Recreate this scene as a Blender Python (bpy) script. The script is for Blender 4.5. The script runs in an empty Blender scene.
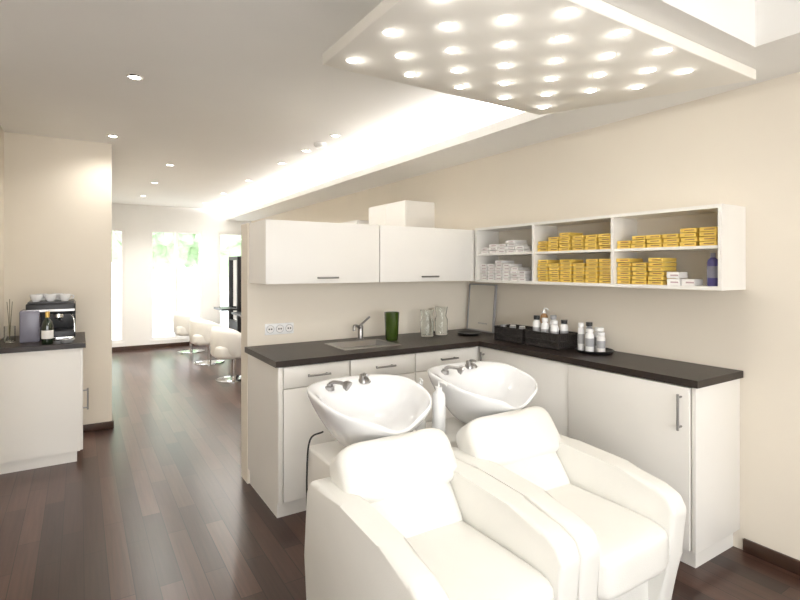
import bpy, bmesh, math, random
from mathutils import Vector, Matrix, Euler
random.seed(4)
scene=bpy.context.scene
scene.view_settings.view_transform='Standard'
scene.view_settings.look='None'

# ---------------------------------------------------------------- materials
def mat(name,col,rough=0.5,metal=0.0,var=0.0,scale=8.0,bump=0.0,bscale=60.0,emit=None,estr=0.0,coat=0.0,trans=0.0,ior=1.45,stretch=None,spec=0.5):
    m=bpy.data.materials.new(name); m.use_nodes=True
    nt=m.node_tree; b=nt.nodes['Principled BSDF']
    b.inputs['Base Color'].default_value=(*col,1); b.inputs['Roughness'].default_value=rough
    b.inputs['Metallic'].default_value=metal; b.inputs['IOR'].default_value=ior
    b.inputs['Coat Weight'].default_value=coat
    b.inputs['Specular IOR Level'].default_value=spec
    b.inputs['Transmission Weight'].default_value=trans
    tc=nt.nodes.new('ShaderNodeTexCoord')
    mp=nt.nodes.new('ShaderNodeMapping'); nt.links.new(tc.outputs['Object'],mp.inputs['Vector'])
    if stretch: mp.inputs['Scale'].default_value=stretch
    if var>0:
        n=nt.nodes.new('ShaderNodeTexNoise'); n.inputs['Scale'].default_value=scale; n.inputs['Detail'].default_value=4
        nt.links.new(mp.outputs[0],n.inputs['Vector'])
        r=nt.nodes.new('ShaderNodeValToRGB')
        r.color_ramp.elements[0].position=0.3; r.color_ramp.elements[1].position=0.7
        r.color_ramp.elements[0].color=(*[c*(1-var) for c in col],1)
        r.color_ramp.elements[1].color=(*[min(1,c*(1+var)) for c in col],1)
        nt.links.new(n.outputs['Fac'],r.inputs['Fac']); nt.links.new(r.outputs['Color'],b.inputs['Base Color'])
    if bump>0:
        n=nt.nodes.new('ShaderNodeTexNoise'); n.inputs['Scale'].default_value=bscale
        nt.links.new(mp.outputs[0],n.inputs['Vector'])
        bp=nt.nodes.new('ShaderNodeBump'); bp.inputs['Strength'].default_value=bump; bp.inputs['Distance'].default_value=0.01
        nt.links.new(n.outputs['Fac'],bp.inputs['Height']); nt.links.new(bp.outputs['Normal'],b.inputs['Normal'])
    if emit:
        b.inputs['Emission Color'].default_value=(*emit,1); b.inputs['Emission Strength'].default_value=estr
    return m

M_wall=mat('wall_cream',(0.79,0.725,0.62),0.85,var=0.015,scale=2,bump=0.05,bscale=200)
M_part=mat('wall_partition_cream',(0.79,0.725,0.62),0.85,var=0.015,scale=2,bump=0.05,bscale=200)
M_white_wall=mat('wall_white',(0.9,0.89,0.87),0.8,var=0.01,scale=3)
M_ceil=mat('ceiling_white',(0.88,0.865,0.83),0.9,var=0.01,scale=2,spec=0.1)
M_panel=mat('ceiling_panel_white',(0.92,0.89,0.82),0.95,var=0.005,spec=0.0)
M_lam=mat('white_laminate',(0.81,0.785,0.735),0.35,var=0.01,scale=3)
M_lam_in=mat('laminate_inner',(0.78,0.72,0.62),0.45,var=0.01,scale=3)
M_top=mat('dark_worktop',(0.022,0.014,0.011),0.38,var=0.35,scale=9,stretch=(1,6,6),bump=0.1,bscale=80)
M_base=mat('dark_skirting',(0.055,0.028,0.018),0.4,var=0.2,scale=6)
M_chrome=mat('chrome',(0.7,0.7,0.7),0.12,metal=1)
M_steel=mat('brushed_steel',(0.36,0.35,0.34),0.3,metal=1,bump=0.05,bscale=150)
M_handle=mat('handle_steel',(0.3,0.29,0.28),0.35,metal=1)
M_leather=mat('white_leather',(0.81,0.795,0.745),0.42,var=0.02,scale=5,bump=0.12,bscale=220)
M_ceram=mat('white_ceramic',(0.84,0.84,0.84),0.08,coat=0.6,var=0.005)
M_black=mat('black_plastic',(0.015,0.015,0.017),0.35,var=0.1)
M_rubber=mat('black_rubber',(0.02,0.02,0.02),0.6)
M_green=mat('green_glass',(0.04,0.07,0.01),0.15,coat=0.4,var=0.1)
M_glass=mat('clear_glass',(0.95,0.97,0.96),0.02,trans=1.0,ior=1.3)
M_yellow=mat('yellow_card',(0.76,0.53,0.11),0.5,var=0.08,scale=20)
M_label=mat('brown_label',(0.24,0.12,0.05),0.5)
M_wcard=mat('white_card',(0.8,0.78,0.75),0.5,var=0.03,scale=15)
M_pink=mat('grey_pink_label',(0.45,0.33,0.34),0.5)
M_bottle=mat('white_bottle',(0.82,0.82,0.81),0.25,var=0.01)
M_violet=mat('violet_bottle',(0.07,0.06,0.2),0.2,coat=0.5,var=0.05)
M_amber=mat('amber_bottle',(0.35,0.2,0.09),0.2)
M_grey=mat('grey_plastic',(0.36,0.36,0.37),0.4)
M_wicker=mat('black_wicker',(0.02,0.016,0.014),0.55,var=0.4,scale=60,bump=0.6,bscale=120)
M_wine=mat('dark_green_glass',(0.01,0.02,0.008),0.08,coat=0.8)
M_gold=mat('gold_foil',(0.6,0.4,0.12),0.35,metal=0.8)
M_lilac=mat('lilac_panel',(0.22,0.215,0.27),0.25,var=0.05)
M_board=mat('board_print',(0.68,0.64,0.56),0.35,var=0.04,scale=3,coat=0.3)
M_leaf=mat('foliage',(0.46,0.58,0.38),0.8,var=0.3,scale=4)
M_twig=mat('dry_twig',(0.16,0.14,0.07),0.8,var=0.3)
M_pale=mat('pale_ground',(0.8,0.8,0.78),0.9,var=0.1)
M_led=mat('led_core',(1,1,1),0.5,emit=(1,0.97,0.9),estr=30)
M_ledr=mat('led_halo_ring',(1,0.97,0.9),0.5,emit=(1,0.95,0.87),estr=2.0)  # weak emission imitating the glare halo around each LED
M_down=mat('downlight_lens',(1,1,1),0.5,emit=(1,0.97,0.9),estr=14)
M_cove=mat('cove_strip',(1,1,1),0.5,emit=(1,0.98,0.95),estr=8)
M_mirror=mat('mirror_silver',(0.8,0.82,0.83),0.03,metal=1)

def floor_mat():
    m=bpy.data.materials.new('wood_plank_floor'); m.use_nodes=True; nt=m.node_tree; b=nt.nodes['Principled BSDF']
    tc=nt.nodes.new('ShaderNodeTexCoord'); mp=nt.nodes.new('ShaderNodeMapping')
    mp.inputs['Rotation'].default_value=(0,0,math.radians(90))
    nt.links.new(tc.outputs['Object'],mp.inputs['Vector'])
    br=nt.nodes.new('ShaderNodeTexBrick'); br.inputs['Scale'].default_value=1.0
    br.inputs['Brick Width'].default_value=0.75; br.inputs['Row Height'].default_value=0.095
    br.inputs['Mortar Size'].default_value=0.0018; br.inputs['Bias'].default_value=0.0
    br.offset=0.37; br.inputs['Color1'].default_value=(0.0,0,0,1); br.inputs['Color2'].default_value=(1,1,1,1)
    br.inputs['Mortar'].default_value=(0.5,0.5,0.5,1)
    nt.links.new(mp.outputs[0],br.inputs['Vector'])
    ramp=nt.nodes.new('ShaderNodeValToRGB'); e=ramp.color_ramp.elements
    e[0].color=(0.030,0.0155,0.012,1); e[1].color=(0.092,0.047,0.034,1)
    e2=ramp.color_ramp.elements.new(0.5); e2.color=(0.06,0.029,0.021,1)
    nt.links.new(br.outputs['Color'],ramp.inputs['Fac'])
    mp2=nt.nodes.new('ShaderNodeMapping'); mp2.inputs['Scale'].default_value=(40,1.6,1)
    nt.links.new(tc.outputs['Object'],mp2.inputs['Vector'])
    n=nt.nodes.new('ShaderNodeTexNoise'); n.inputs['Scale'].default_value=1.8; n.inputs['Detail'].default_value=5
    nt.links.new(mp2.outputs[0],n.inputs['Vector'])
    g=nt.nodes.new('ShaderNodeValToRGB'); g.color_ramp.elements[0].position=0.3; g.color_ramp.elements[1].position=0.75
    g.color_ramp.elements[0].color=(0.75,0.75,0.75,1); g.color_ramp.elements[1].color=(1.15,1.14,1.12,1)
    nt.links.new(n.outputs['Fac'],g.inputs['Fac'])
    mx=nt.nodes.new('ShaderNodeMix'); mx.data_type='RGBA'; mx.blend_type='MULTIPLY'; mx.inputs[0].default_value=1
    nt.links.new(ramp.outputs['Color'],mx.inputs[6]); nt.links.new(g.outputs['Color'],mx.inputs[7])
    mx2=nt.nodes.new('ShaderNodeMix'); mx2.data_type='RGBA'; mx2.blend_type='MIX'
    nt.links.new(br.outputs['Fac'],mx2.inputs[0]); nt.links.new(mx.outputs[2],mx2.inputs[6]); mx2.inputs[7].default_value=(0.012,0.006,0.004,1)
    nt.links.new(mx2.outputs[2],b.inputs['Base Color'])
    b.inputs['Roughness'].default_value=0.28; b.inputs['IOR'].default_value=1.5
    return m
M_floor=floor_mat()

# ---------------------------------------------------------------- helpers
def finish(name,bm,m,smooth=True,ang=40):
    bmesh.ops.recalc_face_normals(bm,faces=bm.faces)
    xs=[v.co for v in bm.verts]
    mn=Vector([min(c[i] for c in xs) for i in range(3)]); mx=Vector([max(c[i] for c in xs) for i in range(3)])
    c=(mn+mx)/2
    for v in bm.verts: v.co-=c
    me=bpy.data.meshes.new(name); bm.to_mesh(me); bm.free()
    if smooth:
        for p in me.polygons: p.use_smooth=True
        me.set_sharp_from_angle(angle=math.radians(ang))
    ms=m if isinstance(m,(list,tuple)) else [m]
    for q in ms: me.materials.append(q)
    o=bpy.data.objects.new(name,me); o.location=c; scene.collection.objects.link(o); return o
def add_box(bm,x0,x1,y0,y1,z0,z1,mi=0):
    vs=[bm.verts.new((x,y,z)) for x in(x0,x1) for y in(y0,y1) for z in(z0,z1)]
    fs=[(0,1,3,2),(4,6,7,5),(0,4,5,1),(2,3,7,6),(0,2,6,4),(1,5,7,3)]
    for f in fs:
        fc=bm.faces.new([vs[i] for i in f]); fc.material_index=mi
    return vs
def box(name,x0,x1,y0,y1,z0,z1,m,bev=0.0,seg=2):
    bm=bmesh.new(); add_box(bm,x0,x1,y0,y1,z0,z1)
    if bev>0: bmesh.ops.bevel(bm,geom=list(bm.edges),offset=bev,segments=seg,profile=0.5,affect='EDGES')
    return finish(name,bm,m,smooth=bev>0)
def boxes(name,lst,m):
    bm=bmesh.new()
    for b in lst: add_box(bm,*b)
    return finish(name,bm,m,smooth=False)
def prism(name,pts,ax,a0,a1,m,bev=0.0,seg=3):
    bm=bmesh.new()
    def P(p,a): return {'x':(a,p[0],p[1]),'y':(p[0],a,p[1]),'z':(p[0],p[1],a)}[ax]
    A=[bm.verts.new(P(p,a0)) for p in pts]; B=[bm.verts.new(P(p,a1)) for p in pts]
    bm.faces.new(A); bm.faces.new(B[::-1]); n=len(pts)
    for i in range(n): bm.faces.new([A[i],A[(i+1)%n],B[(i+1)%n],B[i]])
    if bev>0: bmesh.ops.bevel(bm,geom=list(bm.edges),offset=bev,segments=seg,profile=0.5,affect='EDGES',clamp_overlap=True)
    return finish(name,bm,m,ang=50)
def cushion(name,c,d,m,e=5,rot=(0,0,0),n=14,fn=None):
    bm=bmesh.new(); bmesh.ops.create_cube(bm,size=2)
    bmesh.ops.subdivide_edges(bm,edges=list(bm.edges),cuts=n,use_grid_fill=True)
    R=Euler(rot).to_matrix()
    for v in bm.verts:
        x,y,z=v.co
        s=1/((abs(x)**e+abs(y)**e+abs(z)**e)**(1/e))
        p=Vector((x*s,y*s,z*s))
        if fn: p=fn(p)
        p=Vector((p.x*d[0]/2,p.y*d[1]/2,p.z*d[2]/2))
        v.co=R@p+Vector(c)
    return finish(name,bm,m,ang=80)
def lathe(name,prof,c,m,seg=32,sq=None,axis=None):
    bm=bmesh.new(); rings=[]
    for r,z in prof:
        if r<1e-5: rings.append([bm.verts.new((0,0,z))])
        else: rings.append([bm.verts.new((r*math.cos(2*math.pi*i/seg),r*math.sin(2*math.pi*i/seg),z)) for i in range(seg)])
    for a,b in zip(rings,rings[1:]):
        for i in range(seg):
            j=(i+1)%seg
            if len(a)==1 and len(b)==1: continue
            if len(a)==1: bm.faces.new([a[0],b[i],b[j]])
            elif len(b)==1: bm.faces.new([a[i],a[j],b[0]])
            else: bm.faces.new([a[i],a[j],b[j],b[i]])
    if len(rings[0])>1: bm.faces.new(rings[0])
    if len(rings[-1])>1: bm.faces.new(rings[-1][::-1])
    M=Matrix.Translation(c)
    if axis is not None: M=M@Vector((0,0,1)).rotation_difference(Vector(axis)).to_matrix().to_4x4()
    for v in bm.verts: v.co=M@v.co
    return finish(name,bm,m,ang=45)
def cyl(name,r,z0,z1,x,y,m,seg=28):
    return lathe(name,[(0,z0),(r,z0),(r,z1),(0,z1)],(x,y,0),m,seg)
def tube(name,pts,r,m,seg=12,sub=6):
    P=[Vector(p) for p in pts]; pl=[]
    if len(P)>2:
        E=[P[0]*2-P[1]]+P+[P[-1]*2-P[-2]]
        for i in range(1,len(E)-2):
            for k in range(sub):
                t=k/sub; a,b,c,d=E[i-1],E[i],E[i+1],E[i+2]
                pl.append(0.5*((2*b)+(c-a)*t+(2*a-5*b+4*c-d)*t*t+(3*b-a-3*c+d)*t**3))
        pl.append(P[-1])
    else: pl=P
    bm=bmesh.new(); rings=[]; up=None
    for i,p in enumerate(pl):
        t=(pl[min(i+1,len(pl)-1)]-pl[max(i-1,0)]).normalized()
        if up is None: up=t.orthogonal().normalized()
        up=(up-t*up.dot(t)).normalized(); s=t.cross(up)
        rings.append([bm.verts.new(p+(up*math.cos(2*math.pi*k/seg)+s*math.sin(2*math.pi*k/seg))*r) for k in range(seg)])
    for a,b in zip(rings,rings[1:]):
        for k in range(seg): bm.faces.new([a[k],a[(k+1)%seg],b[(k+1)%seg],b[k]])
    bm.faces.new(rings[0]); bm.faces.new(rings[-1][::-1])
    return finish(name,bm,m,ang=50)
def group(name,parts):
    loc=parts[0].location.copy()
    e=bpy.data.objects.new(name,None); e.empty_display_size=0.1; e.location=loc; scene.collection.objects.link(e)
    for p in parts:
        p.parent=e; p.matrix_parent_inverse=Matrix.Translation(loc).inverted()
    return e
def handle_h(name,x0,x1,y,z):
    return [tube(name,[(x0,y-0.03,z),(x1,y-0.03,z)],0.006,M_handle),
            tube(name+'_post_a',[(x0+0.015,y+0.001,z),(x0+0.015,y-0.03,z)],0.005,M_handle),
            tube(name+'_post_b',[(x1-0.015,y+0.001,z),(x1-0.015,y-0.03,z)],0.005,M_handle)]
def handle_v(name,x,y,z0,z1,s=-1):
    return [tube(name,[(x+s*0.03,y,z0),(x+s*0.03,y,z1)],0.006,M_handle),
            tube(name+'_post_a',[(x-s*0.001,y,z0+0.015),(x+s*0.03,y,z0+0.015)],0.005,M_handle),
            tube(name+'_post_b',[(x-s*0.001,y,z1-0.015),(x+s*0.03,y,z1-0.015)],0.005,M_handle)]

# ---------------------------------------------------------------- room shell
XW=2.82; YE=9.9; ZC=2.52; T=0.12
box('floor',-3.1,XW+T,-2.62,YE+T,-0.1,0,M_floor)
box('ceiling',-3.1,XW+T,-2.62,YE+T,ZC,ZC+0.1,M_ceil)
box('wall_right',XW,XW+T,-2.62,YE+T,0,ZC,M_wall)
box('wall_left_near',-3.1-T,-3.1,-2.62,3.6,0,ZC,M_wall)
box('wall_left_return',-3.1,-0.52-T,3.48,3.6,0,ZC,M_wall)
box('wall_left',-0.52-T,-0.52,3.48,5.16,0,ZC,M_wall)
box('wall_left_pier',-0.52-T,0.238,5.16,YE,0,ZC,M_wall)
boxes('wall_back',[(-3.1,XW,-2.62,-2.5,0,0.3),(-3.1,XW,-2.62,-2.5,2.3,ZC),(-3.1,-2.7,-2.62,-2.5,0.3,2.3),(2.3,XW,-2.62,-2.5,0.3,2.3)],M_wall)
boxes('window_4',[(-2.7,-2.62,-2.6,-2.52,0.3,2.3),(2.22,2.3,-2.6,-2.52,0.3,2.3),(-2.62,2.22,-2.6,-2.52,0.3,0.38),(-2.62,2.22,-2.6,-2.52,2.22,2.3),(-1.0,-0.94,-2.6,-2.52,0.38,2.22),(0.66,0.72,-2.6,-2.52,0.38,2.22)],M_lam)  # unseen window, added behind the camera for the fill light
W=[(0.27,0.65),(1.04,1.92),(2.2,2.75)]; z0,z1=0.14,2.1
segs=[(0.238,0.27),(0.65,1.04),(1.92,2.2),(2.75,XW)]
boxes('wall_far',[(a,b,YE,YE+T,0,ZC) for a,b in segs]+[(a,b,YE,YE+T,0,z0) for a,b in W]+[(a,b,YE,YE+T,z1,ZC) for a,b in W],M_white_wall)
for i,(a,b) in enumerate(W):
    f=0.045; L=[(a,a+f,YE+0.02,YE+0.08,z0,z1),(b-f,b,YE+0.02,YE+0.08,z0,z1),(a+f,b-f,YE+0.02,YE+0.08,z0,z0+f),(a+f,b-f,YE+0.02,YE+0.08,z1-f,z1)]
    if i==1: L.append(((a+b)/2-0.025,(a+b)/2+0.025,YE+0.02,YE+0.08,z0+f,z1-f))
    boxes('window_%d'%(i+1),L,M_white_wall)
box('baseboard_far',0.24,XW,YE-0.02,YE,0,0.07,M_base)
box('baseboard_right',XW-0.016,XW,-2.5,1.225,0,0.065,M_base,0.003)
box('baseboard_pier',-0.52,0.252,5.142,5.16,0,0.065,M_base,0.003)
box('baseboard_pier_side',0.238,0.254,5.16,YE-0.02,0,0.065,M_base)
XS=2.35
boxes('ceiling_soffit',[(XS,XW,1.7,YE,2.33,2.36),(XS,XS+0.015,1.7,YE,2.36,2.395),(XS,XW,-2.5,1.7,2.33,ZC),(1.2,XS,0.98,1.7,2.33,ZC)],M_ceil)
box('cove_light_strip',XS+0.05,XS+0.08,1.75,YE-0.05,2.36,2.372,M_cove)

# LED ceiling panel
pan=[(0.868,1.085),(2.616,1.085),(2.184,1.99),(0.868,1.99)]
parts=[prism('panel_body',pan,'z',2.28,2.329,M_panel,0.004,2)]
bmC=bmesh.new(); bmR=bmesh.new(); ledpos=[]
def disc(bm,x,y,z,r,h):
    bmesh.ops.create_cone(bm,cap_ends=True,segments=20,radius1=r,radius2=r,depth=h,matrix=Matrix.Translation((x,y,z)))
for iy in range(3):
    for ix in range(5): ledpos.append((0.955+ix*0.285,1.88-iy*0.3))
for iy in range(3):
    for ix in range(4): ledpos.append((1.10+ix*0.285,1.73-iy*0.3))
ledpos+= [(2.24,1.43),(2.24,1.2)]
ledpos=[p for p in ledpos if p[1]>1.11]
for x,y in ledpos:
    disc(bmR,x,y,2.2798,0.026,0.002); disc(bmC,x,y,2.2792,0.018,0.002)  # outer disc is a glowing stand-in for the halo, inner disc the LED
parts.append(finish('led_halo_rings',bmR,M_ledr)); parts.append(finish('led_cores',bmC,M_led))
group('led_ceiling_panel',parts)

def lamp(name,kind,loc,power,col=(1,0.965,0.91),size=0.05,rot=None,size2=None,spot=None):
    l=bpy.data.lights.new(name,kind); l.energy=power; l.color=col
    if kind=='AREA':
        l.size=size
        if size2: l.shape='RECTANGLE'; l.size_y=size2
    elif kind=='SUN': l.angle=size
    else: l.shadow_soft_size=size
    if kind=='SPOT': l.spot_size=math.radians(spot or 120); l.spot_blend=0.8
    o=bpy.data.objects.new(name,l); o.location=loc
    if rot: o.rotation_euler=rot
    scene.collection.objects.link(o); return o
for i,(x,y) in enumerate(ledpos):
    lamp('led_glow_lamp','POINT',(x,y,2.2725),0.24,(1,0.97,0.92),size=0.004)
    lamp('led_lamp','SPOT',(x,y,2.2715),0.42,(1,0.97,0.92),size=0.005,spot=165)

# downlights
dl=[(0.267,3.28),(0.23,4.84),(1.79,3.84),(1.79,4.48),(1.79,5.15),(0.81,5.87),(0.81,7.2),(0.81,8.6),(1.79,6.4),(1.79,7.7),(1.79,9.0),(0.2,1.6),(-1.3,1.6),(-1.3,-0.6),(0.3,-0.6),(1.6,-0.6)]
for i,(x,y) in enumerate(dl):
    a=lathe('trim_ring',[(0.03,0),(0.03,-0.004),(0.04,-0.006),(0.045,0)],(x,y,ZC),M_chrome)
    b=cyl('lens',0.029,ZC-0.003,ZC,x,y,M_down)
    group('recessed_downlight',[a,b])
    lamp('downlight_lamp','SPOT',(x,y,ZC-0.02),58 if y>5.5 else 18,size=0.03,spot=150)
lathe('smoke_detector',[(0,0),(0.055,0),(0.055,-0.02),(0.04,-0.035),(0,-0.037)],(1.79,4.15,ZC),M_bottle)
lamp('cove_lamp','AREA',(XS+0.1,(1.8+YE)/2,2.378),225,(1,0.98,0.96),0.06,(math.radians(180),math.radians(-20),0),YE-2)
lamp('near_fill_lamp','AREA',(-0.2,-2.75,1.3),76,(1,0.99,0.975),4.9,(math.radians(90),0,0),2.0)  # added fill lamp behind the camera, brightens the near room
lamp('sky_sun','SUN',(0,20,10),3,(1,0.98,0.95),0.05,(math.radians(-52),0,math.radians(6)))

# partition
box('wall_partition',0.93,XW,3.35,3.5,0,1.715,M_part)

# ---------------------------------------------------------------- base cabinets
P=[]
P.append(box('carcass_back',0.932,2.42,2.76,3.349,0.1,0.868,M_lam))
P.append(box('plinth_back',0.945,2.42,2.8,3.349,0,0.1,M_lam))
P.append(box('carcass_right',2.42,2.819,1.25,3.349,0.1,0.868,M_lam))
P.append(box('plinth_right',2.46,2.819,1.275,3.349,0,0.1,M_lam))
def front_y(n,x0,x1,z0,z1): return box(n,x0+0.003,x1-0.003,2.741,2.76,z0,z1,M_lam,0.002)
def front_x(n,y0,y1,z0,z1): return box(n,2.4,2.42,y0+0.003,y1-0.003,z0,z1,M_lam,0.002)
cols=[(0.96,1.375),(1.378,1.85),(1.853,2.38)]
for i,(a,b) in enumerate(cols):
    P.append(front_y('drawer_front_%d'%i,a,b,0.742,0.862)); P+=handle_h('drawer_handle_%d'%i,(a+b)/2-0.07,(a+b)/2+0.07,2.741,0.805)
    if i==1:
        P.append(front_y('drawer_low_a',a,b,0.53,0.736)); P+=handle_h('drawer_low_handle_a',(a+b)/2-0.07,(a+b)/2+0.07,2.741,0.69)
        P.append(front_y('drawer_low_b',a,b,0.32,0.524)); P.append(front_y('drawer_low_c',a,b,0.105,0.314))
    else:
        P.append(front_y('door_%d'%i,a,b,0.105,0.736)); P+=handle_h('door_handle_%d'%i,(a+b)/2-0.07,(a+b)/2+0.07,2.741,0.69)
P.append(box('end_stile',0.932,0.958,2.741,2.76,0.1,0.868,M_lam,0.002))
P.append(front_x('door_right_a',1.96,2.735,0.105,0.862)); P+=handle_v('door_right_a_handle',2.4,2.69,0.68,0.83)
P.append(box('door_right_b',2.39,2.42,1.268,1.958,0.105,0.862,M_lam,0.002)); P+=handle_v('door_right_b_handle',2.39,1.305,0.66,0.83)
P.append(box('end_panel',2.40,2.819,1.243,1.262,0.1,0.868,M_lam,0.001))
group('base_cabinet',P)
sx0,sx1,sy0,sy1=1.42,1.80,2.88,3.16
boxes('countertop',[(0.912,sx0,2.725,3.349,0.868,0.903),(sx1,2.819,2.725,3.349,0.868,0.903),(sx0,sx1,2.725,sy0,0.868,0.903),(sx0,sx1,sy1,3.349,0.868,0.903),(2.385,2.819,1.228,2.725,0.868,0.903)],M_top)
bm=bmesh.new()
def rect(bm,x0,x1,y0,y1,z): return [bm.verts.new(p) for p in((x0,y0,z),(x1,y0,z),(x1,y1,z),(x0,y1,z))]
R=[rect(bm,sx0-.02,sx1+.02,sy0-.02,sy1+.02,0.9035),rect(bm,sx0-.018,sx1+.018,sy0-.018,sy1+.018,0.909),rect(bm,sx0+.006,sx1-.006,sy0+.006,sy1-.006,0.907),rect(bm,sx0+.015,sx1-.015,sy0+.015,sy1-.015,0.8725),rect(bm,sx0+.03,sx1-.03,sy0+.03,sy1-.03,0.8705)]
for a,b in zip(R,R[1:]):
    for i in range(4): bm.faces.new([a[i],a[(i+1)%4],b[(i+1)%4],b[i]])
bm.faces.new(R[-1])
group('kitchen_sink',[finish('sink_bowl',bm,M_steel,smooth=False),cyl('drain',0.02,0.8706,0.8725,1.61,3.02,M_chrome)])
tx,ty=1.70,3.22
group('kitchen_faucet',[lathe('faucet_body',[(0,0.903),(0.028,0.903),(0.028,0.91),(0.02,0.916),(0.02,1.0),(0.016,1.01),(0,1.012)],(tx,ty,0),M_steel),
  tube('faucet_spout',[(tx,ty,0.985),(tx-0.06,ty-0.06,1.015),(tx-0.11,ty-0.12,1.02),(tx-0.118,ty-0.13,0.99)],0.010,M_steel),
  tube('faucet_lever',[(tx,ty,1.01),(tx+0.03,ty+0.005,1.03),(tx+0.08,ty+0.01,1.065)],0.008,M_steel)])

parts=[box('plate',1.045,1.245,3.34,3.3495,0.97,1.045,M_bottle,0.003)]
for k in range(3):
    cx=1.08+k*0.066
    parts.append(lathe('socket_ring_%d'%k,[(0.027,0),(0.027,0.0015),(0.024,0.0015),(0.024,0.0)],(cx,3.3385,1.008),M_grey,24,axis=(0,-1,0)))
    parts.append(lathe('socket_disc_%d'%k,[(0,0),(0.024,0),(0.024,0.0025),(0,0.0025)],(cx,3.339,1.008),M_wcard,24,axis=(0,-1,0)))
    parts.append(boxes('socket_pins_%d'%k,[(cx-0.012,cx-0.004,3.334,3.342,1.003,1.013),(cx+0.004,cx+0.012,3.334,3.342,1.003,1.013)],M_black))
group('wall_socket',parts)

# ---------------------------------------------------------------- upper cabinet
P=[box('carcass',0.942,2.819,3.02,3.349,1.322,1.713,M_lam),
   box('door_a',0.942,1.729,3.0,3.02,1.322,1.713,M_lam,0.002),box('door_b',1.736,2.555,3.0,3.02,1.322,1.713,M_lam,0.002)]
P+=handle_h('handle_a',1.265,1.41,3.0,1.358)+handle_h('handle_b',2.07,2.215,3.0,1.358)
group('wall_cabinet',P)
t=0.018; fx=2.582
L=[(fx,2.819,1.217,2.998,1.312,1.312+t),(fx,2.819,1.217,2.998,1.727-t,1.727),(fx,2.819,1.217,1.217+t,1.312+t,1.727-t),(fx,2.819,2.98,2.998,1.312+t,1.727-t),
   (fx,2.812,2.396,2.414,1.312+t,1.727-t),(fx,2.812,1.796,1.814,1.312+t,1.727-t)]
sh=boxes('frame',L,M_lam)
sh2=boxes('middle_shelves',[(fx+0.01,2.812,1.235,1.796,1.515,1.53),(fx+0.01,2.812,1.814,2.396,1.515,1.53),(fx+0.01,2.812,2.414,2.98,1.515,1.53)],M_lam)
bk=box('back_panel',2.812,2.819,1.235,2.98,1.33,1.709,M_lam_in)
group('open_wall_shelf',[sh,sh2,bk])
def cartons(name,stacks,z,bw,bh,m,ml,depth=0.13):
    bm=bmesh.new()
    for (y,n,x) in stacks:
        for k in range(n):
            j=random.uniform(-0.005,0.005); q=random.uniform(-0.003,0.003)
            a=z+k*bh
            add_box(bm,x+j,x+depth+j,y+0.004+q,y+bw-0.004+q,a+0.0005,a+bh-0.0028,0)
            add_box(bm,x+j-0.0008,x+j,y+bw*0.15,y+bw*0.7,a+bh*0.34,a+bh*0.56,1)
    return finish(name,bm,[m,ml],smooth=False)
bw=0.088
X=2.605
cartons('hair_colour_cartons',[(1.705,2,X),(1.615,3,X),(1.525,3,X),(1.435,3,X),(1.345,4,X),(1.25,4,X)],1.53,bw,0.0235,M_yellow,M_label)
cartons('hair_colour_cartons',[(1.705,6,X),(1.612,5,X),(1.515,6,X)],1.33,bw,0.0245,M_yellow,M_label)
cartons('developer_cartons',[(1.425,2,X),(1.35,1,X)],1.33,0.073,0.036,M_wcard,M_pink,0.08)
cartons('hair_colour_cartons',[(2.30,3,X),(2.21,4,X),(2.12,5,X),(2.02,4,X),(1.92,4,X),(1.825,4,X)],1.53,bw,0.0235,M_yellow,M_label)
cartons('hair_colour_cartons',[(2.30,6,X),(2.205,5,X),(2.11,6,X),(2.015,5,X),(1.92,6,X),(1.825,6,X)],1.33,bw,0.0245,M_yellow,M_label)
cartons('tint_cartons',[(2.87,2,X),(2.78,3,X),(2.69,3,X),(2.60,4,X),(2.51,2,X)],1.53,bw,0.023,M_wcard,M_pink)
cartons('tint_cartons',[(2.89,5,X),(2.81,5,X),(2.73,6,X),(2.65,5,X),(2.57,4,X),(2.50,3,X)],1.33,0.073,0.0245,M_wcard,M_pink)
def bottle(name,x,y,z,r,h,m,cap=M_black,capr=None,pump=False,lab=None,d=(0,-1)):
    capr=capr or r*0.45
    P=[lathe('body',[(0,0),(r*0.92,0),(r,0.006),(r,h*0.72),(r*0.85,h*0.8),(r*0.42,h*0.86),(r*0.42,h*0.88),(0,h*0.88)],(x,y,z),m)]
    if pump:
        P.append(cyl('collar',r*0.5,z+h*0.86,z+h*0.92,x,y,cap)); P.append(cyl('stem',r*0.15,z+h*0.9,z+h,x,y,cap))
        P.append(tube('spout',[(x,y,z+h),(x+d[0]*r*0.8,y+d[1]*r*0.8,z+h),(x+d[0]*r*1.4,y+d[1]*r*1.4,z+h*0.97)],r*0.17,cap))
    else: P.append(cyl('cap',capr,z+h*0.86,z+h,x,y,cap))
    if lab: P.append(lathe('label',[(r+0.0006,h*0.25),(r+0.0006,h*0.6)],(x,y,z),lab))
    return group(name,P)
bottle('violet_spray_bottle',2.66,1.295,1.33,0.026,0.165,M_violet,M_lilac,lab=M_lilac)
bottle('small_tonic_bottle',2.65,2.455,1.33,0.02,0.11,M_violet)

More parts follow.
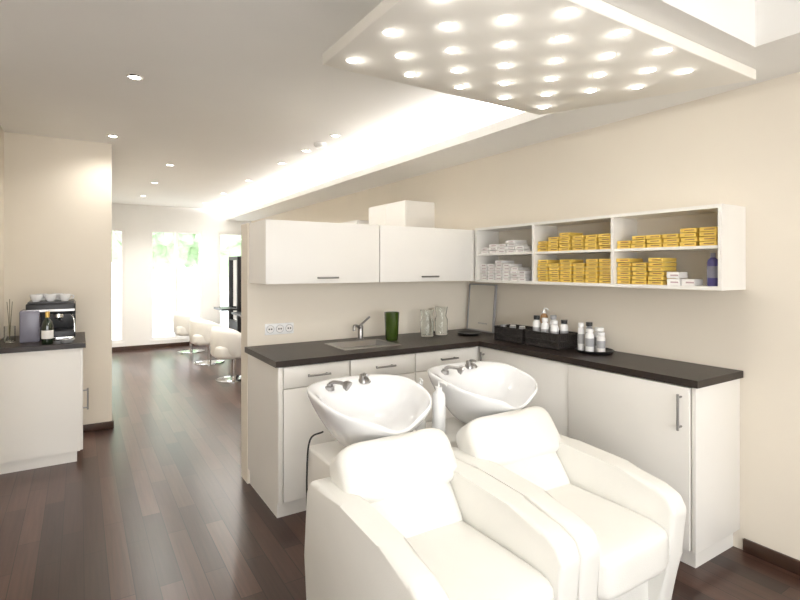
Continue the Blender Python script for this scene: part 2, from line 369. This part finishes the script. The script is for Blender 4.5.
# ---------------------------------------------------------------- things on the worktop
zt=0.9035
lathe('green_vase',[(0,0),(0.04,0),(0.045,0.01),(0.052,0.15),(0.055,0.2),(0.05,0.2),(0.047,0.15),(0.04,0.02),(0,0.02)],(1.89,3.10,zt),M_green)
for x,y,h in((2.22,3.13,0.2),(2.37,3.15,0.215)):
    lathe('glass_jar',[(0,0),(0.045,0),(0.05,0.01),(0.05,h*0.55),(0.038,h*0.68),(0.05,h),(0.047,h),(0.035,h*0.68),(0.046,h*0.54),(0.046,0.014),(0,0.012)],(x,y,zt),M_glass)
lathe('dark_plate',[(0,0),(0.06,0),(0.10,0.012),(0.098,0.016),(0.058,0.005),(0,0.005)],(2.56,3.04,zt),M_black)
def leaning_board():
    parts=[]
    y0,y1=2.99,3.31; H=0.385; f=0.009; parts.append(box('print',2.757,2.763,y0+f,y1-f,zt+f,zt+H-f,M_board))
    parts.append(boxes('frame',[(2.75,2.77,y0,y1,zt,zt+f),(2.75,2.77,y0,y1,zt+H-f,zt+H),(2.75,2.77,y0,y0+f,zt+f,zt+H-f),(2.75,2.77,y1-f,y1,zt+f,zt+H-f)],M_grey))
    bm=bmesh.new()
    for k in range(7): add_box(bm,2.7562,2.757,y0+0.08+k*0.016,y0+0.089+k*0.016,zt+0.06,zt+0.07)
    parts.append(finish('lettering',bm,M_grey,smooth=False))
    e=group('framed_board',parts); e.rotation_euler=(0,math.radians(5),0); e.location.x+=0.022; return e
leaning_board()
def basket(name,x0,x1,y0,y1,z,h):
    parts=[boxes('walls',[(x0,x1,y0,y0+0.008,z,z+h),(x0,x1,y1-0.008,y1,z,z+h),(x0,x0+0.008,y0+0.008,y1-0.008,z,z+h),(x1-0.008,x1,y0+0.008,y1-0.008,z,z+h),(x0+0.008,x1-0.008,y0+0.008,y1-0.008,z,z+0.008)],M_wicker)]
    bm=bmesh.new()
    n=int((y1-y0)/0.018)
    for k in range(n+1):
        y=y0+k*(y1-y0)/n
        for xx in(x0,x1): bmesh.ops.create_cone(bm,cap_ends=True,segments=6,radius1=0.004,radius2=0.004,depth=h,matrix=Matrix.Translation((xx,y,z+h/2)))
    n=int((x1-x0)/0.018)
    for k in range(1,n):
        x=x0+k*(x1-x0)/n
        for yy in(y0,y1): bmesh.ops.create_cone(bm,cap_ends=True,segments=6,radius1=0.004,radius2=0.004,depth=h,matrix=Matrix.Translation((x,yy,z+h/2)))
    parts.append(finish('stakes',bm,M_wicker))
    for q,zz in enumerate((0.01,h*0.5,h)):
        c=[(x0,y0,z+zz),(x1,y0,z+zz),(x1,y1,z+zz),(x0,y1,z+zz)]
        for k in range(4): parts.append(tube('weave_%d_%d'%(q,k),[c[k],c[(k+1)%4]],0.007,M_wicker,8))
    return group(name,parts)
basket('wicker_basket',2.53,2.71,2.46,2.72,zt,0.095)
basket('wicker_basket',2.53,2.71,2.15,2.42,zt,0.095)
zb=zt+0.009
for (x,y,h,m,c,p) in [(2.58,2.37,0.19,M_bottle,M_black,False),(2.65,2.37,0.235,M_amber,M_bottle,True),(2.58,2.30,0.18,M_bottle,M_bottle,False),(2.65,2.29,0.195,M_bottle,M_grey,False),(2.58,2.22,0.17,M_bottle,M_bottle,False),(2.66,2.21,0.17,M_bottle,M_black,False)]:
    bottle('hair_product_bottle',x,y,zb,0.026,h,m,c,pump=p,capr=0.02,lab=M_grey if not p else None)
for k in range(5):
    cyl('small_jar',0.02,zb,zb+0.1,2.575+0.05*(k%2),2.5+0.045*k,M_wcard if k%2 else M_grey)
lathe('round_tray',[(0,0),(0.1,0),(0.115,0.016),(0.111,0.018),(0.098,0.006),(0,0.006)],(2.67,1.99,zt),M_black)
for (x,y,r,h,m) in [(2.63,2.055,0.02,0.17,M_bottle),(2.70,2.05,0.022,0.17,M_grey),(2.62,1.985,0.026,0.14,M_bottle),(2.69,1.97,0.03,0.145,M_bottle),(2.64,1.92,0.024,0.125,M_wcard)]:
    bottle('styling_product_can',x,y,zt+0.0065,r,h,m,M_black if m is M_grey else M_bottle,capr=r*0.9,lab=M_grey)

# ---------------------------------------------------------------- wash unit
box('basin_unit_cabinet',0.87,1.96,1.88,2.18,0.0,0.61,M_lam,0.012,3)
def basin(cx,cy,zr):
    seg=56
    rings=[
     (0.30,0.30,0.00,-0.225),(0.42,0.42,0.0,-0.222),(0.56,0.55,0.0,-0.19),(0.74,0.72,0.0,-0.13),(0.90,0.90,0.0,-0.065),(0.975,0.98,0,-0.025),(1.0,1.0,0,-0.006),(0.99,0.99,0,0.004),(0.96,0.96,0,0.006),
     (0.90,0.84,-0.035,0.0),(0.86,0.78,-0.05,-0.02),(0.78,0.70,-0.055,-0.07),(0.62,0.56,-0.05,-0.125),(0.36,0.34,-0.03,-0.16),(0.1,0.1,-0.02,-0.168)]
    a,b=0.268,0.258
    bm=bmesh.new(); RR=[]
    for k,(sx,sy,sh,dz) in enumerate(rings):
        r=[]
        for i in range(seg):
            th=2*math.pi*i/seg; c,s=math.cos(th),math.sin(th)
            e=2/2.6
            px=a*sx*math.copysign(abs(c)**e,c)
            py=b*sy*math.copysign(abs(s)**e,s)
            px*=1+0.07*s
            front=math.exp(-(px/0.085)**2) if s<0 else 0
            w=max(0,min(1,(dz+0.17)/0.17))
            z=zr+dz+0.16*(py+sh)*w-0.055*front*w*(abs(s)**1.5)
            z+=0.02*w*(abs(c)**3)
            r.append(bm.verts.new((cx+px,cy+py+sh,z)))
        RR.append(r)
    for p,q in zip(RR,RR[1:]):
        for i in range(seg): bm.faces.new([p[i],p[(i+1)%seg],q[(i+1)%seg],q[i]])
    bm.faces.new(RR[0]); bm.faces.new(RR[-1][::-1])
    bowl=finish('bowl',bm,M_ceram,ang=80)
    s=bowl.modifiers.new('sub','SUBSURF'); s.levels=1; s.render_levels=1
    parts=[bowl,lathe('drain',[(0.026,0),(0.028,0.004),(0.018,0.006),(0,0.003)],(cx,cy-0.02,zr-0.17),M_chrome)]
    zd=zr+0.034
    mx,my=cx+0.06,cy+0.185
    parts.append(lathe('mixer_body',[(0,-0.01),(0.024,-0.01),(0.024,0.008),(0.02,0.012),(0.02,0.026),(0.015,0.032),(0,0.034)],(mx,my,zd-0.004),M_steel))
    parts.append(tube('mixer_lever',[(mx,my,zd+0.026),(mx-0.01,my-0.03,zd+0.036),(mx-0.02,my-0.075,zd+0.038)],0.006,M_steel))
    parts.append(tube('mixer_outlet',[(mx,my,zd+0.012),(mx,my-0.04,zd+0.012),(mx,my-0.06,zd+0.0)],0.008,M_steel))
    hx,hy=cx-0.13,cy+0.16
    parts.append(lathe('shower_holder',[(0,-0.012),(0.022,-0.012),(0.022,0.006),(0.014,0.01),(0.014,0.018),(0,0.02)],(hx,hy,zd-0.01),M_steel))
    parts.append(tube('shower_handle',[(hx,hy,zd+0.008),(hx+0.015,hy-0.02,zd+0.018),(hx+0.05,hy-0.06,zd+0.014)],0.009,M_steel))
    parts.append(lathe('shower_head',[(0,0),(0.012,0),(0.022,0.012),(0.024,0.03),(0,0.032)],(hx+0.045,hy-0.055,zd+0.016),M_steel,24,axis=(0.55,-0.7,-0.45)))
    parts.append(lathe('pedestal_collar',[(0.09,0),(0.085,0.008),(0.07,0.01)],(cx,cy,0.6105),M_ceram))
    return group('shampoo_basin',parts)
basin(1.11,2.0,0.84); basin(1.78,2.0,0.84)
tube('rubber_waste_hose',[(0.93,2.12,0.68),(0.87,2.13,0.65),(0.855,2.13,0.5),(0.857,2.13,0.3),(0.86,2.14,0.02)],0.004,M_rubber)
bottle('shampoo_pump_bottle',1.445,1.94,0.6105,0.032,0.265,M_bottle,M_bottle,pump=True,d=(0.3,-1))
bottle('shampoo_pump_bottle',1.44,2.09,0.6105,0.028,0.255,M_bottle,M_bottle,pump=True,d=(-0.3,-1))

def armchair(x0,x1,name):
    aw=0.097
    prof=[(1.86,0.04),(1.87,0.3),(1.86,0.56),(1.82,0.608),(1.74,0.62),(1.55,0.615),(1.3,0.6),(1.13,0.575),(1.07,0.55),(1.045,0.5),(1.07,0.32),(1.12,0.04)]
    P=[prism('arm_left',prof,'x',x0,x0+aw,M_leather,0.022,4),prism('arm_right',prof,'x',x1-aw,x1,M_leather,0.022,4)]
    i0,i1=x0+aw,x1-aw; w=i1-i0; cx=(i0+i1)/2
    P.append(box('front_rail',i0-0.01,i1+0.01,1.15,1.8,0.05,0.32,M_leather,0.015,3))
    def puff(p):
        q=p.copy()
        if p.z>0: q.z=p.z*(1+0.16*(1-p.x**2)*(1-p.y**2))
        return q
    P.append(cushion('seat_cushion',(cx,1.33,0.375),(w+0.008,0.58,0.17),M_leather,e=7,fn=puff))
    def bp(p):
        q=p.copy()
        if p.y<0: q.y=p.y*(1+0.3*(1-p.x**2)*(1-p.z**2))
        return q
    P.append(cushion('back_cushion',(cx,1.655,0.54),(w+0.006,0.15,0.44),M_leather,e=6,rot=(math.radians(-38),0,0),fn=bp))
    def hp(p):
        q=p.copy()
        if p.z>0: q.z=p.z*(1-0.16*math.exp(-(p.x/0.45)**2))
        if p.y<0: q.y=p.y*(1+0.22*(1-p.x**2))
        return q
    P.append(cushion('neck_cushion',(cx+0.01,1.70,0.63),(w+0.10,0.175,0.24),M_leather,e=4.5,rot=(math.radians(-36),0,0),fn=hp))
    P.append(box('back_shell',i0-0.01,i1+0.01,1.78,1.86,0.05,0.58,M_leather,0.02,3))
    for k,(lx,ly) in enumerate(((x0+0.055,1.2),(x1-0.055,1.2),(x0+0.055,1.8),(x1-0.055,1.8))):
        P.append(cyl('foot_%d'%k,0.022,0,0.045,lx,ly,M_black))
    return group('shampoo_armchair',P)
armchair(0.74,1.35,'a'); armchair(1.355,1.97,'b')

# ---------------------------------------------------------------- coffee corner
P=[box('carcass',-0.5,0.0,4.39,5.12,0.08,0.835,M_lam),box('plinth',-0.5,-0.02,4.41,5.12,0,0.08,M_lam),
   box('door_a',0.0,0.018,4.392,4.752,0.085,0.83,M_lam,0.002),box('door_b',0.0,0.018,4.756,5.118,0.085,0.83,M_lam,0.002),
   box('worktop',-0.515,0.035,4.37,5.135,0.835,0.87,M_top)]
P+=handle_v('handle_a',0.018,4.46,0.36,0.52,1)
group('coffee_cabinet',P)
zc=0.8705
P=[box('housing',-0.34,-0.03,4.64,4.95,zc+0.012,zc+0.075,M_black,0.008),box('column',-0.34,-0.03,4.78,4.95,zc+0.07,zc+0.25,M_black,0.008),
   box('head',-0.34,-0.03,4.62,4.95,zc+0.2,zc+0.285,M_black,0.012,3),box('chrome_band',-0.335,-0.035,4.613,4.622,zc+0.222,zc+0.238,M_steel),
   box('side_tank',-0.375,-0.255,4.60,4.80,zc,zc+0.235,M_lilac,0.01,3),box('drip_tray',-0.235,-0.04,4.60,4.78,zc,zc+0.03,M_chrome,0.004),
   box('cup_rail',-0.33,-0.04,4.64,4.93,zc+0.285,zc+0.293,M_black),
   lathe('group_head',[(0,0),(0.03,0),(0.032,-0.03),(0.02,-0.04),(0,-0.04)],(-0.14,4.69,zc+0.2),M_chrome),
   tube('portafilter',[(-0.14,4.69,zc+0.165),(-0.13,4.62,zc+0.16),(-0.12,4.56,zc+0.15)],0.011,M_black),
   tube('steam_wand',[(-0.06,4.66,zc+0.2),(-0.04,4.63,zc+0.15),(-0.035,4.62,zc+0.06)],0.005,M_chrome)]
group('espresso_machine',P)
def cup(x,y,z,k=1.0):
    c=lathe('body',[(0,0),(0.02*k,0),(0.032*k,0.02*k),(0.037*k,0.05*k),(0.034*k,0.05*k),(0.029*k,0.02*k),(0,0.006)],(x,y,z),M_ceram,24)
    h=tube('handle',[(x+0.033*k,y,z+0.042*k),(x+0.052*k,y,z+0.038*k),(x+0.05*k,y,z+0.022*k),(x+0.03*k,y,z+0.018*k)],0.004,M_ceram,8)
    return group('coffee_cup',[c,h])
for x,y in((-0.28,4.69),(-0.19,4.70),(-0.10,4.69),(-0.25,4.80),(-0.15,4.81)): cup(x,y,zc+0.2945,1.1)
group('wine_bottle',[lathe('body',[(0,0),(0.033,0),(0.036,0.01),(0.036,0.13),(0.03,0.16),(0.014,0.19),(0.012,0.2),(0,0.2)],(-0.2,4.46,zc),M_wine),
  lathe('foil',[(0.0135,0.185),(0.0135,0.235),(0,0.236)],(-0.2,4.46,zc),M_gold),lathe('label',[(0.0366,0.04),(0.0366,0.1)],(-0.2,4.46,zc),M_wcard)])
P=[lathe('holder',[(0,0),(0.035,0),(0.035,0.12),(0.03,0.12),(0.03,0.01),(0,0.01)],(-0.44,4.7,zc),M_glass)]
for k in range(3):
    P.append(tube('twig_%d'%k,[(-0.44,4.7,zc+0.02),(-0.44+0.006*(k-1),4.7+0.006*(k%3),zc+0.16),(-0.44+0.014*(k-1),4.7+0.02*(k%3-1),zc+0.3+0.02*(k%2))],0.002,M_twig,6))
group('twig_vase',P)
group('small_dish',[lathe('bowl',[(0,0),(0.03,0),(0.05,0.025),(0.047,0.026),(0.028,0.006),(0,0.006)],(-0.08,4.46,zc),M_grey,24)])

# ---------------------------------------------------------------- far salon
def salon_chair(x,y,s=1.0):
    P=[lathe('floor_disc',[(0,0),(0.22,0),(0.22,0.008),(0.18,0.016),(0.04,0.025),(0,0.025)],(x,y,0),M_chrome,36),
       cyl('column',0.028,0.02,0.32,x,y,M_chrome),
       cushion('seat',(x,y,0.38),(0.52,0.5,0.19),M_leather,e=5,n=8)]
    bm=bmesh.new(); n=24; rows=[]
    for k in range(n+1):
        th=math.radians(50+260*k/n); f=math.sin(math.pi*k/n)**0.6
        top=0.54+0.15*f; ro,ri=0.285,0.22
        col=[]
        for (r,z) in((ri,0.36),(ri,top-0.03),((ri+ro)/2,top),(ro,top-0.03),(ro+0.005,0.45),(ro-0.02,0.29)):
            col.append(bm.verts.new((x+r*math.cos(th),y+r*math.sin(th),z)))
        rows.append(col)
    for a,b in zip(rows,rows[1:]):
        for i in range(6): bm.faces.new([a[i],a[(i+1)%6],b[(i+1)%6],b[i]])
    bm.faces.new(rows[0]); bm.faces.new(rows[-1][::-1])
    o=finish('tub_back',bm,M_leather,ang=70); md=o.modifiers.new('s','SUBSURF'); md.levels=1; md.render_levels=1
    P.append(o)
    P.append(tube('footrest',[(x+0.05,y-0.12,0.3),(x+0.3,y-0.14,0.16),(x+0.34,y,0.15),(x+0.3,y+0.14,0.16),(x+0.05,y+0.12,0.3)],0.01,M_chrome))
    return group('styling_chair',P)
salon_chair(1.66,6.6); salon_chair(1.64,7.95); salon_chair(1.6,9.2)
def mirror_station(y0,y1,xo=0):
    P=[box('foot',2.15+xo,2.5+xo,y0,y1,0,0.03,M_black),boxes('frame',[(2.26+xo,2.34+xo,y0,y0+0.05,0.03,1.62),(2.26+xo,2.34+xo,y1-0.05,y1,0.03,1.62),(2.26+xo,2.34+xo,y0+0.05,y1-0.05,1.56,1.62),(2.26+xo,2.34+xo,y0+0.05,y1-0.05,0.03,0.5)],M_black),
       box('glass',2.295+xo,2.305+xo,y0+0.05,y1-0.05,0.5,1.56,M_mirror),box('ledge',2.0+xo,2.26+xo,y0,y1,0.70,0.73,M_black)]
    return group('mirror_station',P)
mirror_station(8.75,9.35); mirror_station(7.5,8.1)
for n_,(a,b,zt_,zb_) in enumerate(((3.85,4.54,2.035,1.3),(4.79,5.85,1.93,1.3))):
    P=[box('carcass',2.51,2.819,a,b,zb_,zt_,M_lam)]
    m_=(a+b)/2
    P+= [box('door_a',2.49,2.51,a+0.001,m_-0.002,zb_,zt_,M_lam,0.002),box('door_b',2.49,2.51,m_+0.002,b-0.001,zb_,zt_,M_lam,0.002)]
    group('wall_cupboard',P)

# ---------------------------------------------------------------- outside
box('ground_outside',-12,14,10.2,30,-0.25,-0.15,M_pale)
for k in range(9):
    x=-4+k*1.25+random.uniform(-.4,.4); y=15+random.uniform(-1,2); s=random.uniform(1.2,1.9)
    bm=bmesh.new(); bmesh.ops.create_icosphere(bm,subdivisions=4,radius=1)
    for v in bm.verts:
        f=1+0.25*math.sin(v.co.x*7+k)*math.cos(v.co.y*6)+0.15*math.sin(v.co.z*13+k)+random.uniform(-.08,.08)
        v.co=Vector((x+v.co.x*f*s*0.7,y+v.co.y*f*s*0.7,1.6+s*0.7+v.co.z*f*s*0.8))
    a=finish('crown',bm,M_leaf,ang=20)
    group('garden_tree',[a,cyl('trunk',0.08,-0.15,1.6,x,y,M_pale)])

# ---------------------------------------------------------------- world & camera
w=bpy.data.worlds.new('sky'); scene.world=w; w.use_nodes=True; nt=w.node_tree
bg=nt.nodes['Background']; bg.inputs['Strength'].default_value=4.6
tc=nt.nodes.new('ShaderNodeTexCoord'); sp=nt.nodes.new('ShaderNodeSeparateXYZ'); rp=nt.nodes.new('ShaderNodeValToRGB')
nt.links.new(tc.outputs['Generated'],sp.inputs[0]); nt.links.new(sp.outputs['Z'],rp.inputs['Fac']); nt.links.new(rp.outputs['Color'],bg.inputs['Color'])
rp.color_ramp.elements[0].color=(1,1,1,1); rp.color_ramp.elements[1].color=(0.75,0.86,1,1)
cam=bpy.data.cameras.new('camera'); co=bpy.data.objects.new('camera',cam); scene.collection.objects.link(co)
co.location=(0,0,1.42); co.rotation_euler=(math.radians(90),0,math.radians(-32.3))
cam.sensor_width=36; cam.lens=22.77; cam.shift_y=-0.04; cam.clip_start=0.02
scene.camera=co
